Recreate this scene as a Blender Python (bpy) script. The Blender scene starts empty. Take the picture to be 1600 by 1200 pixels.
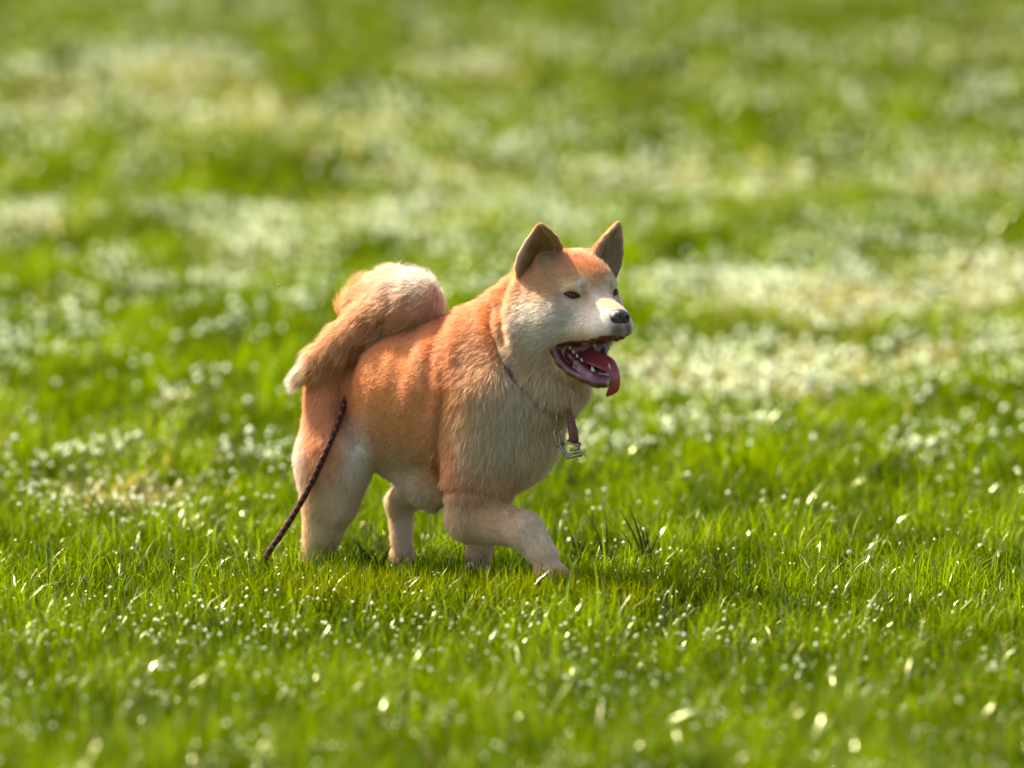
import bpy, math, random
import numpy as np
from mathutils import Matrix, Vector

scene = bpy.context.scene
coll = scene.collection
rng = np.random.default_rng(7)
random.seed(7)

# ------------------------------------------------------------------ camera
CAM_F = 8890.0 / 1600 * 36.0          # 200 mm tele lens
CAM_D, CAM_H = 14.3, 2.131            # metres behind the dog, eye height
CAM_P = math.atan(1010 / 8890.0)      # looking slightly down
cam_data = bpy.data.cameras.new('camera')
cam_data.lens = CAM_F
cam_data.sensor_width = 36
cam_data.clip_start = 0.5
cam_data.clip_end = 2000
cam_data.dof.use_dof = True
cam_data.dof.focus_distance = 14.2
cam_data.dof.aperture_fstop = 1.25
cam = bpy.data.objects.new('camera', cam_data)
cam.location = (0, -CAM_D, CAM_H)
cam.rotation_euler = (math.pi / 2 - CAM_P, 0, 0)
coll.objects.link(cam)
scene.camera = cam

# ------------------------------------------------------------------ light
SUN_DIR = Vector((-0.48, 0.38, 0.79)).normalized()     # towards the sun
world = bpy.data.worlds.new('World')
scene.world = world
world.use_nodes = True
wn = world.node_tree
wn.nodes.clear()
sky = wn.nodes.new('ShaderNodeTexSky')
sky.sky_type = 'NISHITA'
sky.sun_disc = False
sky.dust_density = 3.5
sky.ozone_density = 0.3
sky.air_density = 0.8
sky.sun_elevation = math.asin(SUN_DIR.z)
sky.sun_rotation = math.atan2(SUN_DIR.x, SUN_DIR.y)
bg = wn.nodes.new('ShaderNodeBackground')
bg.inputs['Strength'].default_value = 0.15
wo = wn.nodes.new('ShaderNodeOutputWorld')
wn.links.new(sky.outputs[0], bg.inputs['Color'])
wn.links.new(bg.outputs[0], wo.inputs['Surface'])
sd = bpy.data.lights.new('sun', 'SUN')
sd.energy = 5.0
sd.angle = math.radians(0.5)
sd.color = (1.0, 0.92, 0.79)
sun = bpy.data.objects.new('sun', sd)
sun.rotation_euler = SUN_DIR.to_track_quat('Z', 'Y').to_euler()
sun.location = (-6, 5, 9)
coll.objects.link(sun)

scene.view_settings.view_transform = 'Standard'
scene.view_settings.look = 'None'
scene.view_settings.exposure = 1.3
scene.view_settings.gamma = 1
scene.view_settings.use_curve_mapping = False
scene.render.engine = 'CYCLES'
scene.cycles.max_bounces = 8
scene.cycles.diffuse_bounces = 4
scene.cycles.glossy_bounces = 3
scene.cycles.transmission_bounces = 4
scene.cycles.transparent_max_bounces = 8
scene.cycles.sample_clamp_direct = 0
scene.cycles.sample_clamp_indirect = 6
scene.cycles.use_denoising = True

# ------------------------------------------------------------------ helpers
def put(name, data, parent=None):
    o = bpy.data.objects.new(name, data)
    coll.objects.link(o)
    if parent is not None:
        o.parent = parent
    return o

def tag(o, label=None, category=None, group=None, kind=None):
    for k, v in (('label', label), ('category', category), ('group', group), ('kind', kind)):
        if v:
            o[k] = v
    return o

def mesh_np(name, verts, faces, mat, smooth=True, colors=None, nper=None):
    """faces: (N,3) or (N,4) int array"""
    me = bpy.data.meshes.new(name)
    verts = np.asarray(verts, np.float32)
    faces = np.asarray(faces, np.int32)
    k = faces.shape[1]
    me.vertices.add(len(verts))
    me.vertices.foreach_set('co', verts.ravel())
    me.loops.add(faces.size)
    me.loops.foreach_set('vertex_index', faces.ravel())
    me.polygons.add(len(faces))
    me.polygons.foreach_set('loop_start', np.arange(0, faces.size, k, dtype=np.int32))
    if smooth:
        me.polygons.foreach_set('use_smooth', np.ones(len(faces), bool))
    me.update(calc_edges=True)
    if colors is not None:
        a = me.color_attributes.new('tint', 'FLOAT_COLOR', 'POINT')
        c = np.ones((len(verts), 4), np.float32)
        colors = np.asarray(colors)
        c[:, :colors.shape[1]] = colors
        a.data.foreach_set('color', c.ravel())
    me.materials.append(mat)
    return me

def new_mat(name):
    m = bpy.data.materials.new(name)
    m.use_nodes = True
    m.node_tree.nodes.clear()
    return m, m.node_tree.nodes, m.node_tree.links

def simple_mat(name, color, rough=0.5, metal=0.0, spec=0.5, noise=0.0, nscale=60, sss=0.0, bump=0.0):
    m, N, K = new_mat(name)
    o = N.new('ShaderNodeOutputMaterial')
    b = N.new('ShaderNodeBsdfPrincipled')
    b.inputs['Roughness'].default_value = rough
    b.inputs['Metallic'].default_value = metal
    b.inputs['Specular IOR Level'].default_value = spec
    if sss:
        b.inputs['Subsurface Weight'].default_value = sss
        b.inputs['Subsurface Scale'].default_value = 0.006
        b.inputs['Subsurface Radius'].default_value = (1, .35, .25)
    t = N.new('ShaderNodeTexNoise')
    t.inputs['Scale'].default_value = nscale
    t.inputs['Detail'].default_value = 5
    tc = N.new('ShaderNodeTexCoord')
    K.new(tc.outputs['Object'], t.inputs['Vector'])
    r = N.new('ShaderNodeValToRGB')
    c = np.array(color)
    r.color_ramp.elements[0].color = (*np.clip(c * (1 - noise), 0, 1), 1)
    r.color_ramp.elements[1].color = (*np.clip(c * (1 + noise), 0, 1), 1)
    r.color_ramp.elements[0].position = .3
    r.color_ramp.elements[1].position = .7
    K.new(t.outputs['Fac'], r.inputs['Fac'])
    K.new(r.outputs['Color'], b.inputs['Base Color'])
    if bump:
        bp = N.new('ShaderNodeBump')
        bp.inputs['Strength'].default_value = bump
        bp.inputs['Distance'].default_value = 0.002
        K.new(t.outputs['Fac'], bp.inputs['Height'])
        K.new(bp.outputs[0], b.inputs['Normal'])
    K.new(b.outputs[0], o.inputs['Surface'])
    return m

def _hash(ix, iy, iz, seed):
    h = (ix.astype(np.uint32) * np.uint32(374761393) + iy.astype(np.uint32) * np.uint32(668265263)
         + iz.astype(np.uint32) * np.uint32(2147483647) + np.uint32(seed) * np.uint32(1274126177))
    h = (h ^ (h >> np.uint32(13))) * np.uint32(1274126177)
    h = h ^ (h >> np.uint32(16))
    h = (h * np.uint32(2246822519))
    h = h ^ (h >> np.uint32(15))
    return h.astype(np.float64) / 4294967295.0 * 2 - 1

def vnoise(p, seed=0):
    """value noise on (N,2) or (N,3), -1..1"""
    p = np.asarray(p, np.float64)
    if p.shape[1] == 2:
        p = np.concatenate([p, np.zeros((len(p), 1))], 1)
    f0 = np.floor(p)
    f = p - f0
    f = f * f * (3 - 2 * f)
    i = (f0.astype(np.int64) + 100000)
    out = 0
    for dx in (0, 1):
        wx = f[:, 0] if dx else 1 - f[:, 0]
        for dy in (0, 1):
            wy = f[:, 1] if dy else 1 - f[:, 1]
            for dz in (0, 1):
                wz = f[:, 2] if dz else 1 - f[:, 2]
                out = out + wx * wy * wz * _hash(i[:, 0] + dx, i[:, 1] + dy, i[:, 2] + dz, seed)
    return out

def fbm(p, octv=3, seed=0):
    a, s, t = 1.0, 0.0, 0
    p = np.asarray(p, np.float64)
    for k in range(octv):
        t = t + a * vnoise(p * 2 ** k + 13.7 * k, seed + k)
        s += a
        a *= .55
    return t / s

def norm(v):
    return v / np.maximum(np.linalg.norm(v, axis=-1, keepdims=True), 1e-9)

def sstep(a, b, x):
    t = np.clip((x - a) / (b - a), 0, 1)
    return t * t * (3 - 2 * t)

# ------------------------------------------------------------------ ground
def slope(y):
    """the meadow climbs gently behind the dog and levels out far off"""
    t = np.clip(y - 1.2, 0, 45)
    return .062 * (np.sqrt(t * t + 1.0) - 1.0)

def ground_z(x, y):
    p = np.stack([x, y], 1)
    far = sstep(.8, 4.0, y)
    near = np.exp(-((x / 1.3) ** 2 + ((y - .0) / .8) ** 2))
    z = .045 * fbm(p * .9, 2, 3) * (0.4 + .6 * far) * (1 - near) + .07 * far * fbm(p * np.array([.45, .6]), 3, 9)
    tus = fbm(p * 3.6, 2, 19)                      # tussocks
    z = z + (.008 + .030 * far) * np.maximum(tus, -.2) * (1 - .6 * near)
    return z + slope(y)

def patches(x, y):
    """0..1 dryness of the sward (real dead-grass patches)"""
    p = np.stack([x, y], 1)
    n = fbm(p * np.array([.75, .40]) + 4.2, 3, 21) + .45 * fbm(p * np.array([3.0, 1.4]), 2, 33)
    v = sstep(-.05, .6, n) * sstep(.6, 2.5, y) * .16
    w = .25 * fbm(p * np.array([1.6, .7]), 2, 45)
    for cx, cy, rx, ry, a in PATCH:
        d2 = ((x - cx) / rx) ** 2 + ((y - cy) / ry) ** 2
        v = v + a * np.exp(-(d2 + w * 2))
    return np.clip(v, 0, 1)

def _patch(px, py, w, h, a):
    dx, dy, dz = (px - 800) / 8890, math.cos(CAM_P) + (600 - py) / 8890 * math.sin(CAM_P), -math.sin(CAM_P) + (600 - py) / 8890 * math.cos(CAM_P)
    t = 12.0
    while t < 60 and CAM_H + dz * t > float(slope(np.array(dy * t - CAM_D))):
        t += .02
    g = .062 if dy * t - CAM_D > 1.8 else 0.0
    return (dx * t, dy * t - CAM_D, w / 8890 * t, h / 8890 * t / (-dz + g), a)
PATCH = [_patch(*q) for q in (
    (270, 135, 100, 30, .9), (380, 190, 110, 35, .8), (560, 205, 100, 22, .8), (740, 125, 90, 22, .7), (60, 190, 90, 30, .6),
    (860, 75, 120, 14, .5), (1180, 300, 260, 26, .8), (1450, 300, 180, 22, .7), (1240, 480, 190, 32, 1.4), (1550, 450, 100, 36, 1.3),
    (1150, 600, 200, 34, 1.2), (1010, 600, 100, 24, .8), (190, 780, 100, 16, .8), (600, 350, 160, 24, .7), (400, 400, 90, 30, .6),
    (60, 370, 80, 24, .7), (1330, 560, 200, 20, .6), (1180, 690, 120, 12, .6), (1560, 550, 120, 20, .6), (1100, 140, 100, 14, .5),
    (1480, 100, 130, 14, .6), (270, 640, 60, 16, .45), (660, 290, 120, 18, .5),
    (450, 30, 170, 14, -.7), (520, 145, 70, 18, -.9), (900, 225, 120, 22, -.7), (1320, 235, 130, 20, -.6), (1450, 360, 130, 26, -.7),
    (140, 500, 130, 40, -.6), (300, 560, 90, 30, -.4), (1270, 30, 180, 12, -.7), (1170, 75, 90, 12, -.6), (350, 300, 100, 20, -.5))]

m_soil, N, K = new_mat('soil')
o = N.new('ShaderNodeOutputMaterial'); b = N.new('ShaderNodeBsdfPrincipled')
b.inputs['Roughness'].default_value = 1.0; b.inputs['Specular IOR Level'].default_value = 0.0
tc = N.new('ShaderNodeTexCoord'); t = N.new('ShaderNodeTexNoise'); t.inputs['Scale'].default_value = 9; t.inputs['Detail'].default_value = 8
r = N.new('ShaderNodeValToRGB')
r.color_ramp.elements[0].color = (.020, .030, .001, 1); r.color_ramp.elements[0].position = .35
r.color_ramp.elements[1].color = (.085, .105, .002, 1); r.color_ramp.elements[1].position = .7
K.new(tc.outputs['Object'], t.inputs['Vector']); K.new(t.outputs['Fac'], r.inputs['Fac'])
K.new(r.outputs['Color'], b.inputs['Base Color']); K.new(b.outputs[0], o.inputs['Surface'])

def grid_mesh(name, xs, ys, mat):
    X, Y = np.meshgrid(xs, ys)
    Z = ground_z(X.ravel(), Y.ravel())
    V = np.stack([X.ravel(), Y.ravel(), Z], 1)
    nx, ny = len(xs), len(ys)
    i = np.arange(nx - 1)[None, :] + np.arange(ny - 1)[:, None] * nx
    i = i.ravel()
    return mesh_np(name, V, np.stack([i, i + 1, i + 1 + nx, i + nx], 1), mat)

xs = np.concatenate([np.linspace(-400, -8, 14), np.linspace(-6, 6, 121), np.linspace(8, 400, 14)])
ys = np.concatenate([np.linspace(-60, -5, 10), np.linspace(-4, 24, 281), np.linspace(25, 900, 60)])
tag(put('ground', grid_mesh('ground', xs, ys, m_soil)), kind='structure')

# grass material: diffuse + translucent + gloss, tint per blade
def leaf_mat(name, rough=.38, gloss=.10, trans=.45):
    m, N, K = new_mat(name)
    o = N.new('ShaderNodeOutputMaterial')
    a = N.new('ShaderNodeAttribute'); a.attribute_name = 'tint'
    d = N.new('ShaderNodeBsdfDiffuse'); tr = N.new('ShaderNodeBsdfTranslucent'); g = N.new('ShaderNodeBsdfGlossy')
    g.inputs['Roughness'].default_value = rough
    g.inputs['Color'].default_value = (1, 1, .55, 1)
    hs = N.new('ShaderNodeMixRGB'); hs.blend_type = 'MULTIPLY'; hs.inputs['Fac'].default_value = 1
    hs.inputs['Color2'].default_value = (1.3, 1.35, .40, 1)
    m1 = N.new('ShaderNodeMixShader'); m1.inputs['Fac'].default_value = trans
    m2 = N.new('ShaderNodeMixShader')
    mm = N.new('ShaderNodeMapRange')            # alpha of the tint: how waxy the blade is
    mm.inputs['To Min'].default_value = 0.0; mm.inputs['To Max'].default_value = gloss
    K.new(a.outputs['Color'], d.inputs['Color'])
    K.new(a.outputs['Color'], hs.inputs['Color1']); K.new(hs.outputs[0], tr.inputs['Color'])
    K.new(d.outputs[0], m1.inputs[1]); K.new(tr.outputs[0], m1.inputs[2])
    mr2 = N.new('ShaderNodeMapRange'); mr2.inputs['To Min'].default_value = .38; mr2.inputs['To Max'].default_value = rough
    K.new(a.outputs['Alpha'], mr2.inputs['Value']); K.new(mr2.outputs[0], g.inputs['Roughness'])
    K.new(a.outputs['Alpha'], mm.inputs['Value']); K.new(mm.outputs[0], m2.inputs['Fac'])
    K.new(m1.outputs[0], m2.inputs[1]); K.new(g.outputs[0], m2.inputs[2])
    K.new(m2.outputs[0], o.inputs['Surface'])
    return m
m_grass = leaf_mat('grass_blade', .23, .13, .5)

def blades(x, y, h, w, tint, lean, seg=3, curl=1.0, seed=1):
    """curved tapering grass blades; returns verts, faces(quads), colors"""
    n = len(x)
    r = np.random.default_rng(seed)
    az = r.uniform(0, 2 * np.pi, n)
    fx, fy = np.cos(az), np.sin(az)              # lean direction
    tw = az + np.pi / 2 + r.normal(0, .5, n)
    sx, sy = np.cos(tw), np.sin(tw)
    z0 = ground_z(x, y) - .01
    V = np.empty((n, seg + 1, 2, 3), np.float32)
    for k in range(seg + 1):
        s = k / seg
        ang = lean * (s ** 1.3) * curl
        rr = h * s
        out = rr * np.sin(ang)
        up = rr * np.cos(ang * .8)
        ww = w * .5 * (1 - s ** 2.2) * (.75 + .25 * min(1, s * 4)) + w * .02
        cx = x + fx * out; cy = y + fy * out; cz = z0 + up
        V[:, k, 0] = np.stack([cx - sx * ww, cy - sy * ww, cz], 1)
        V[:, k, 1] = np.stack([cx + sx * ww, cy + sy * ww, cz], 1)
    base = (np.arange(n) * (seg + 1) * 2)[:, None]
    F = []
    for k in range(seg):
        a = base + 2 * k
        F.append(np.concatenate([a, a + 1, a + 3, a + 2], 1))
    F = np.stack(F, 1).reshape(-1, 4)
    C = np.repeat(tint, (seg + 1) * 2, axis=0)
    return V.reshape(-1, 3), F, C

def sward(n, ylo, yhi, margin, hmin, hmax, wid, seg, seed, power=1.0):
    r = np.random.default_rng(seed)
    y = ylo + (yhi - ylo) * r.random(int(n * 1.0)) ** power
    half = (y + CAM_D) / CAM_D * 1.30 + margin
    if power == 1.0:
        keep = r.random(len(y)) < half / half.max()
        y = y[keep]; half = half[keep]
    x = r.uniform(-1, 1, len(y)) * half
    p = np.stack([x, y], 1)
    dry = patches(x, y)
    cl = np.clip(1.5 * fbm(p * 5.5, 3, 51) + .5 * fbm(p * 14, 2, 52), -1, 1)     # tuft-scale variation
    big = fbm(p * .8, 2, 77)
    h = (hmin + (hmax - hmin) * r.random(len(x)) ** 1.6) * (1 + .45 * cl) * (1 - .35 * dry) * (1 + .25 * big)
    h = np.where(r.random(len(x)) < .03, h * 1.6, h)
    w = wid * r.uniform(.6, 1.3, len(x))
    g = np.array([.100, .157, .0002])[None] * np.ones((len(x), 1))
    g2 = np.array([.180, .238, .0002])
    g3 = np.array([.013, .030, .0001])
    u = np.clip(.45 + .75 * cl + r.normal(0, .25, len(x)), 0, 1)[:, None]
    tint = g3 * (1 - u) + g2 * u
    tint = tint * .8 + g * .2
    straw = np.array([.38, .265, .17])
    pale = np.array([.24, .30, .09])
    tuft_ = sstep(-.1, .5, fbm(p * 7.5, 2, 151))
    isdry = r.random(len(x)) < (.02 + 1.4 * dry * (.5 + .7 * tuft_))
    mixc = r.uniform(0, 1, len(x))[:, None]
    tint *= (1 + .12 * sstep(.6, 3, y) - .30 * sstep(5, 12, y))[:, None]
    mixc = mixc ** .6
    tint[isdry] = (straw * mixc + pale * (1 - mixc))[isdry]
    tint *= r.uniform(.8, 1.2, (len(x), 1))
    lean = np.abs(r.normal(.45, .38, len(x))) + .6 * isdry + .5 * (r.random(len(x)) < .12)
    wax = (r.random(len(x)) < .30 + (-.15 + .5 * tuft_) * sstep(.3, 2, y)) * r.random(len(x)) ** .6 * (1 - .40 * sstep(1, 3, y))
    tint = np.concatenate([tint, wax[:, None]], 1)
    return blades(x, y, h, w, tint, lean, seg, 1.0, seed + 5)

def strip(n, x0, x1, y0, y1, h0, h1, seed):
    r = np.random.default_rng(seed)
    x = r.uniform(x0, x1, n); y = r.uniform(y0, y1, n)
    cl = fbm(np.stack([x, y], 1) * 9, 2, 61)
    k = r.random(n) < .55 + .8 * cl
    x, y, cl = x[k], y[k], cl[k]; n = len(x)
    u = np.clip(.5 + .6 * cl + r.normal(0, .25, n), 0, 1)[:, None]
    t = np.array([.03, .055, .001]) * (1 - u) + np.array([.200, .220, .001]) * u
    t = np.concatenate([t, (r.random(n) < .2)[:, None] * r.random((n, 1))], 1)
    return blades(x, y, r.uniform(h0, h1, n), .0046 * r.uniform(.6, 1.4, n), t, np.abs(r.normal(.35, .3, n)), 3, 1.0, seed + 1)

parts = [strip(4200, -.75, .55, -.62, -.34, .07, .125, 301), strip(2200, -.6, .35, -.34, -.1, .06, .10, 302), sward(135000, -3.3, 1.6, .45, .040, .115, .0044, 3, 101),
         sward(200000, 1.6, 8, 1.5, .05, .14, .009, 2, 102),
         sward(190000, 8, 21, 2.0, .06, .16, .013, 2, 103)]
Vs, Fs, Cs, off = [], [], [], 0
for V, F_, C_ in parts:
    Vs.append(V); Fs.append(F_ + off); Cs.append(C_); off += len(V)
tag(put('grass', mesh_np('grass', np.concatenate(Vs), np.concatenate(Fs), m_grass, True, np.concatenate(Cs))), kind='stuff',
    label='bright green meadow grass with pale dry patches', category='grass')

def specks(n, ylo, yhi, rad, seed, pw=1.0, size=.5):
    r = np.random.default_rng(seed)
    y = ylo + (yhi - ylo) * r.random(n)
    half = (y + CAM_D) / CAM_D * 1.30 + (.4 if ylo < .8 else 1.6)
    x = r.uniform(-1, 1, n) * half
    cl = .5 * fbm(np.stack([x, y], 1) * np.array([1.1, .8]), 2, 91) + .9 * fbm(np.stack([x, y], 1) * np.array([4.2, 2.6]), 2, 92)
    k = r.random(n) < np.clip((.45 if ylo < .5 else .13) + 1.6 * cl + np.clip(patches(x, y), 0, 1) * 1.3, .04, 1)
    x, y = x[k], y[k]
    z = ground_z(x, y) + r.uniform(.035, .085, len(x))
    rr = rad * r.uniform(.5, 1.25, len(x))
    o = np.array([[1, 0, 0], [0, 1, 0], [-1, 0, 0], [0, -1, 0], [0, 0, 1], [0, 0, -.6]])
    c = np.stack([x, y, z], 1)
    V = (c[:, None] + o[None] * rr[:, None, None] * r.uniform(.7, 1.3, (len(x), 6, 1))).reshape(-1, 3)
    f = np.array([[0, 1, 4], [1, 2, 4], [2, 3, 4], [3, 0, 4], [1, 0, 5], [2, 1, 5], [3, 2, 5], [0, 3, 5]])
    F = (f[None] + (np.arange(len(x)) * 6)[:, None, None]).reshape(-1, 3)
    return V, F
m_floret_glint = simple_mat('floret_glint', (.72, .78, .44), .3, noise=.1)  # pale specks stand in for sun glints on the blades as well as florets
sp = [specks(2300, -3.3, -.5, .0048, 201), specks(300, -.5, .8, .0042, 202), specks(2200, .8, 2.2, .0068, 205), specks(26000, 2.0, 8, .0112, 203), specks(20000, 8, 20, .0135, 204)]
Vs, Fs, off = [], [], 0
for V, F_ in sp:
    Vs.append(V); Fs.append(F_ + off); off += len(V)
tag(put('floret_glint_specks', mesh_np('floret_glint_specks', np.concatenate(Vs), np.concatenate(Fs), m_floret_glint, True)), kind='stuff',
    label='tiny pale specks for clover florets and painted sun glints throughout the whole meadow', category='flowers and glints')
#GRASS_END

# ------------------------------------------------------------------ implicit modelling
class Prim:
    __slots__ = ('kind', 'a', 'b', 'r1', 'r2', 'R', 'k', 'op', 'flow', 'ln', 'tag', 'c', 'br')

def cone(a, b, r1, r2, k=.03, op='u', flow=None, ln=.02, tg=''):
    p = Prim(); p.kind = 'c'; p.a = np.array(a, float); p.b = np.array(b, float)
    if np.allclose(p.a, p.b): p.b = p.a + 1e-4
    p.r1, p.r2, p.k, p.op, p.ln, p.tag = r1, r2, k, op, ln, tg
    p.flow = None if flow is None else np.array(flow, float)
    p.R = None
    p.c = (p.a + p.b) / 2; p.br = np.linalg.norm(p.a - p.b) / 2 + max(r1, r2)
    return p

def ell(c, r, k=.03, op='u', flow=None, ln=.02, R=None, tg=''):
    p = Prim(); p.kind = 'e'; p.a = np.array(c, float); p.b = np.array(r, float)
    p.R = None if R is None else np.array(R, float)
    p.k, p.op, p.ln, p.tag = k, op, ln, tg
    p.flow = None if flow is None else np.array(flow, float)
    p.c = p.a; p.br = max(r); p.r1 = p.r2 = 0
    return p

def pd(p, P):
    if p.kind == 'c':
        ab = p.b - p.a
        L = np.linalg.norm(ab); u = ab / L
        pa = P - p.a
        y = pa @ u
        x = np.sqrt(np.maximum((pa * pa).sum(-1) - y * y, 0))
        bb = (p.r1 - p.r2) / L
        bb = min(max(bb, -.999), .999)
        a = math.sqrt(1 - bb * bb)
        kk = -x * bb + y * a           # dot((x,y),(-b,a))
        d = x * a + y * bb - p.r1
        d = np.where(kk < 0, np.sqrt(x * x + y * y) - p.r1, d)
        d = np.where(kk > a * L, np.sqrt(x * x + (y - L) ** 2) - p.r2, d)
        return d
    q = P - p.a
    if p.R is not None:
        q = q @ p.R                    # columns = axes
    k0 = np.linalg.norm(q / p.b, axis=-1)
    k1 = np.linalg.norm(q / (p.b * p.b), axis=-1)
    return np.where(k0 < 1e-6, -p.b.min(), k0 * (k0 - 1) / np.maximum(k1, 1e-9))

def combine(D, d, p):
    if p.op == 'u':
        h = np.maximum(p.k - np.abs(D - d), 0) / p.k
        return np.minimum(D, d) - h * h * p.k * .25
    h = np.maximum(p.k - np.abs(-D - d), 0) / p.k    # subtract
    return -(np.minimum(-D, d) - h * h * p.k * .25)

def field(prims, P):
    D = np.full(P.shape[:-1], 1e3)
    for p in prims:
        D = combine(D, pd(p, P), p)
    return D

def mesh_field(prims, lo, hi, h):
    """sparse evaluation + surface nets"""
    B = 8
    lo = np.array(lo, float); n = (np.ceil((np.array(hi) - lo) / h / B).astype(int)) * B
    nb = n // B
    G = np.full(tuple(n + 1), 1.0, np.float32)
    bi = np.stack(np.meshgrid(*[np.arange(k) for k in nb], indexing='ij'), -1).reshape(-1, 3)
    cen = lo + (bi + .5) * B * h
    dc = field(prims, cen)
    rad = B * h * .9
    near = np.abs(dc) < rad * 1.6
    for k in np.where(~near & (dc < 0))[0]:
        a = bi[k] * B
        G[a[0]:a[0] + B + 1, a[1]:a[1] + B + 1, a[2]:a[2] + B + 1] = -1
    nbk = np.where(near)[0]
    loc = np.stack(np.meshgrid(*[np.arange(B + 1)] * 3, indexing='ij'), -1).reshape(-1, 3)
    D = np.full((len(nbk), len(loc)), 1e3)
    cb = cen[nbk]
    org = lo + bi[nbk] * B * h
    for p in prims:
        m = np.linalg.norm(cb - p.c, axis=1) < p.br + rad + p.k + .01 + (.05 if p.kind == 'e' else 0)
        # unions far outside only matter where nothing else is near
        if p.op == 'u':
            pass
        ix = np.where(m)[0]
        if len(ix) == 0: continue
        P = org[ix][:, None, :] + loc[None] * h
        D[ix] = combine(D[ix], pd(p, P), p)
    for j, k in enumerate(nbk):
        a = bi[k] * B
        G[a[0]:a[0] + B + 1, a[1]:a[1] + B + 1, a[2]:a[2] + B + 1] = np.clip(D[j], -.5, .5).reshape(B + 1, B + 1, B + 1)
    S = G < 0
    # active cells
    c = S[:-1, :-1, :-1].astype(np.int8)
    s = np.zeros_like(c)
    for dx in (0, 1):
        for dy in (0, 1):
            for dz in (0, 1):
                s += S[dx:dx + n[0], dy:dy + n[1], dz:dz + n[2]]
    act = (s > 0) & (s < 8)
    ci = np.argwhere(act)
    idx = np.full(tuple(n), -1, np.int32)
    idx[tuple(ci.T)] = np.arange(len(ci))
    acc = np.zeros((len(ci), 3)); cnt = np.zeros(len(ci))
    corners = [(0, 0, 0), (1, 0, 0), (0, 1, 0), (1, 1, 0), (0, 0, 1), (1, 0, 1), (0, 1, 1), (1, 1, 1)]
    edges = [(0, 1), (2, 3), (4, 5), (6, 7), (0, 2), (1, 3), (4, 6), (5, 7), (0, 4), (1, 5), (2, 6), (3, 7)]
    val = [G[ci[:, 0] + cx, ci[:, 1] + cy, ci[:, 2] + cz] for cx, cy, cz in corners]
    for e0, e1 in edges:
        v0, v1 = val[e0], val[e1]
        m = (v0 < 0) != (v1 < 0)
        t_ = np.where(m, v0 / np.where(m, v0 - v1, 1), 0)
        p0 = np.array(corners[e0], float); p1 = np.array(corners[e1], float)
        acc += np.where(m[:, None], p0 + t_[:, None] * (p1 - p0), 0); cnt += m
    V = lo + (ci + acc / cnt[:, None]) * h
    F = []
    for ax in range(3):
        u, v = (ax + 1) % 3, (ax + 2) % 3
        sl0 = [slice(1, -1)] * 3; sl1 = [slice(1, -1)] * 3
        sl0[ax] = slice(0, -1); sl1[ax] = slice(1, None)
        A, Bb = S[tuple(sl0)], S[tuple(sl1)]
        ch = np.argwhere(A != Bb)
        flip = A[tuple(ch.T)]
        q = ch.copy()
        q[:, u] += 1; q[:, v] += 1
        def g(du, dv):
            w = q.copy(); w[:, u] -= du; w[:, v] -= dv
            return idx[tuple(w.T)]
        f = np.stack([g(1, 1), g(0, 1), g(0, 0), g(1, 0)], 1)
        f[~flip] = f[~flip][:, ::-1]
        F.append(f)
    F = np.concatenate(F)
    F = F[(F >= 0).all(1)]
    return V, F

def vnormals(V, F):
    a = V[F[:, 2]] - V[F[:, 0]]; b_ = V[F[:, 3]] - V[F[:, 1]]
    fn = np.cross(a, b_)
    N_ = np.zeros_like(V)
    for k in range(4):
        for ax in range(3):
            N_[:, ax] += np.bincount(F[:, k], fn[:, ax], len(V))
    return norm(N_)

def relax(V, F, it=2, lam=.5):
    for _ in range(it):
        acc = np.zeros_like(V); cnt = np.zeros(len(V))
        for k in range(4):
            i, j = F[:, k], F[:, (k + 1) % 4]
            for ax in range(3):
                acc[:, ax] += np.bincount(i, V[j, ax], len(V)) + np.bincount(j, V[i, ax], len(V))
            cnt += np.bincount(i, minlength=len(V)) + np.bincount(j, minlength=len(V))
        V = V * (1 - lam) + lam * acc / np.maximum(cnt, 1)[:, None]
    return V

# ------------------------------------------------------------------ the dog: frames
TH = math.radians(35)                      # body heading, turned towards the camera
DC, DS = math.cos(TH), math.sin(TH)
OX, OY = -.16, 0.0
FPX = 8890.0

def w2p(W):
    dy = W[:, 1] + CAM_D; dz = W[:, 2] - CAM_H
    f = dy * math.cos(CAM_P) - dz * math.sin(CAM_P)
    u = dy * math.sin(CAM_P) + dz * math.cos(CAM_P)
    return np.stack([800 + FPX * W[:, 0] / f, 600 - FPX * u / f], 1)

def l2w(Q):
    return np.stack([OX + Q[:, 0] * DC + Q[:, 1] * DS, OY - Q[:, 0] * DS + Q[:, 1] * DC, Q[:, 2]], 1)

def w2l(W):
    x, y = W[0] - OX, W[1] - OY
    return np.array([x * DC - y * DS, x * DS + y * DC, W[2]])

def ray(px, py):
    a = (px - 800) / FPX; b_ = (600 - py) / FPX
    return np.array([a, math.cos(CAM_P) + b_ * math.sin(CAM_P), -math.sin(CAM_P) + b_ * math.cos(CAM_P)])

CAMO = np.array([0, -CAM_D, CAM_H])

def L(px, py, y):
    """point of the dog's own frame on its lengthwise plane at lateral offset y"""
    d = ray(px, py); n = np.array([DS, DC, 0])
    t_ = (y - n @ (CAMO - np.array([OX, OY, 0]))) / (n @ d)
    return w2l(CAMO + t_ * d)

# head frame
HY = math.radians(57)
HC, HS = math.cos(HY), math.sin(HY)
d = ray(898, 456)
HO = CAMO + d * ((-.21 + CAM_D) / d[1])        # world position of the skull centre
HFW = np.array([HC, -HS, 0]); HLF = np.array([HS, HC, 0]); HUP = np.array([0, 0, 1.])
HOL = w2l(HO)
REL = HY - TH
HR = np.array([[math.cos(REL), math.sin(REL), 0], [-math.sin(REL), math.cos(REL), 0], [0, 0, 1.]])  # head vec -> local

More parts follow.
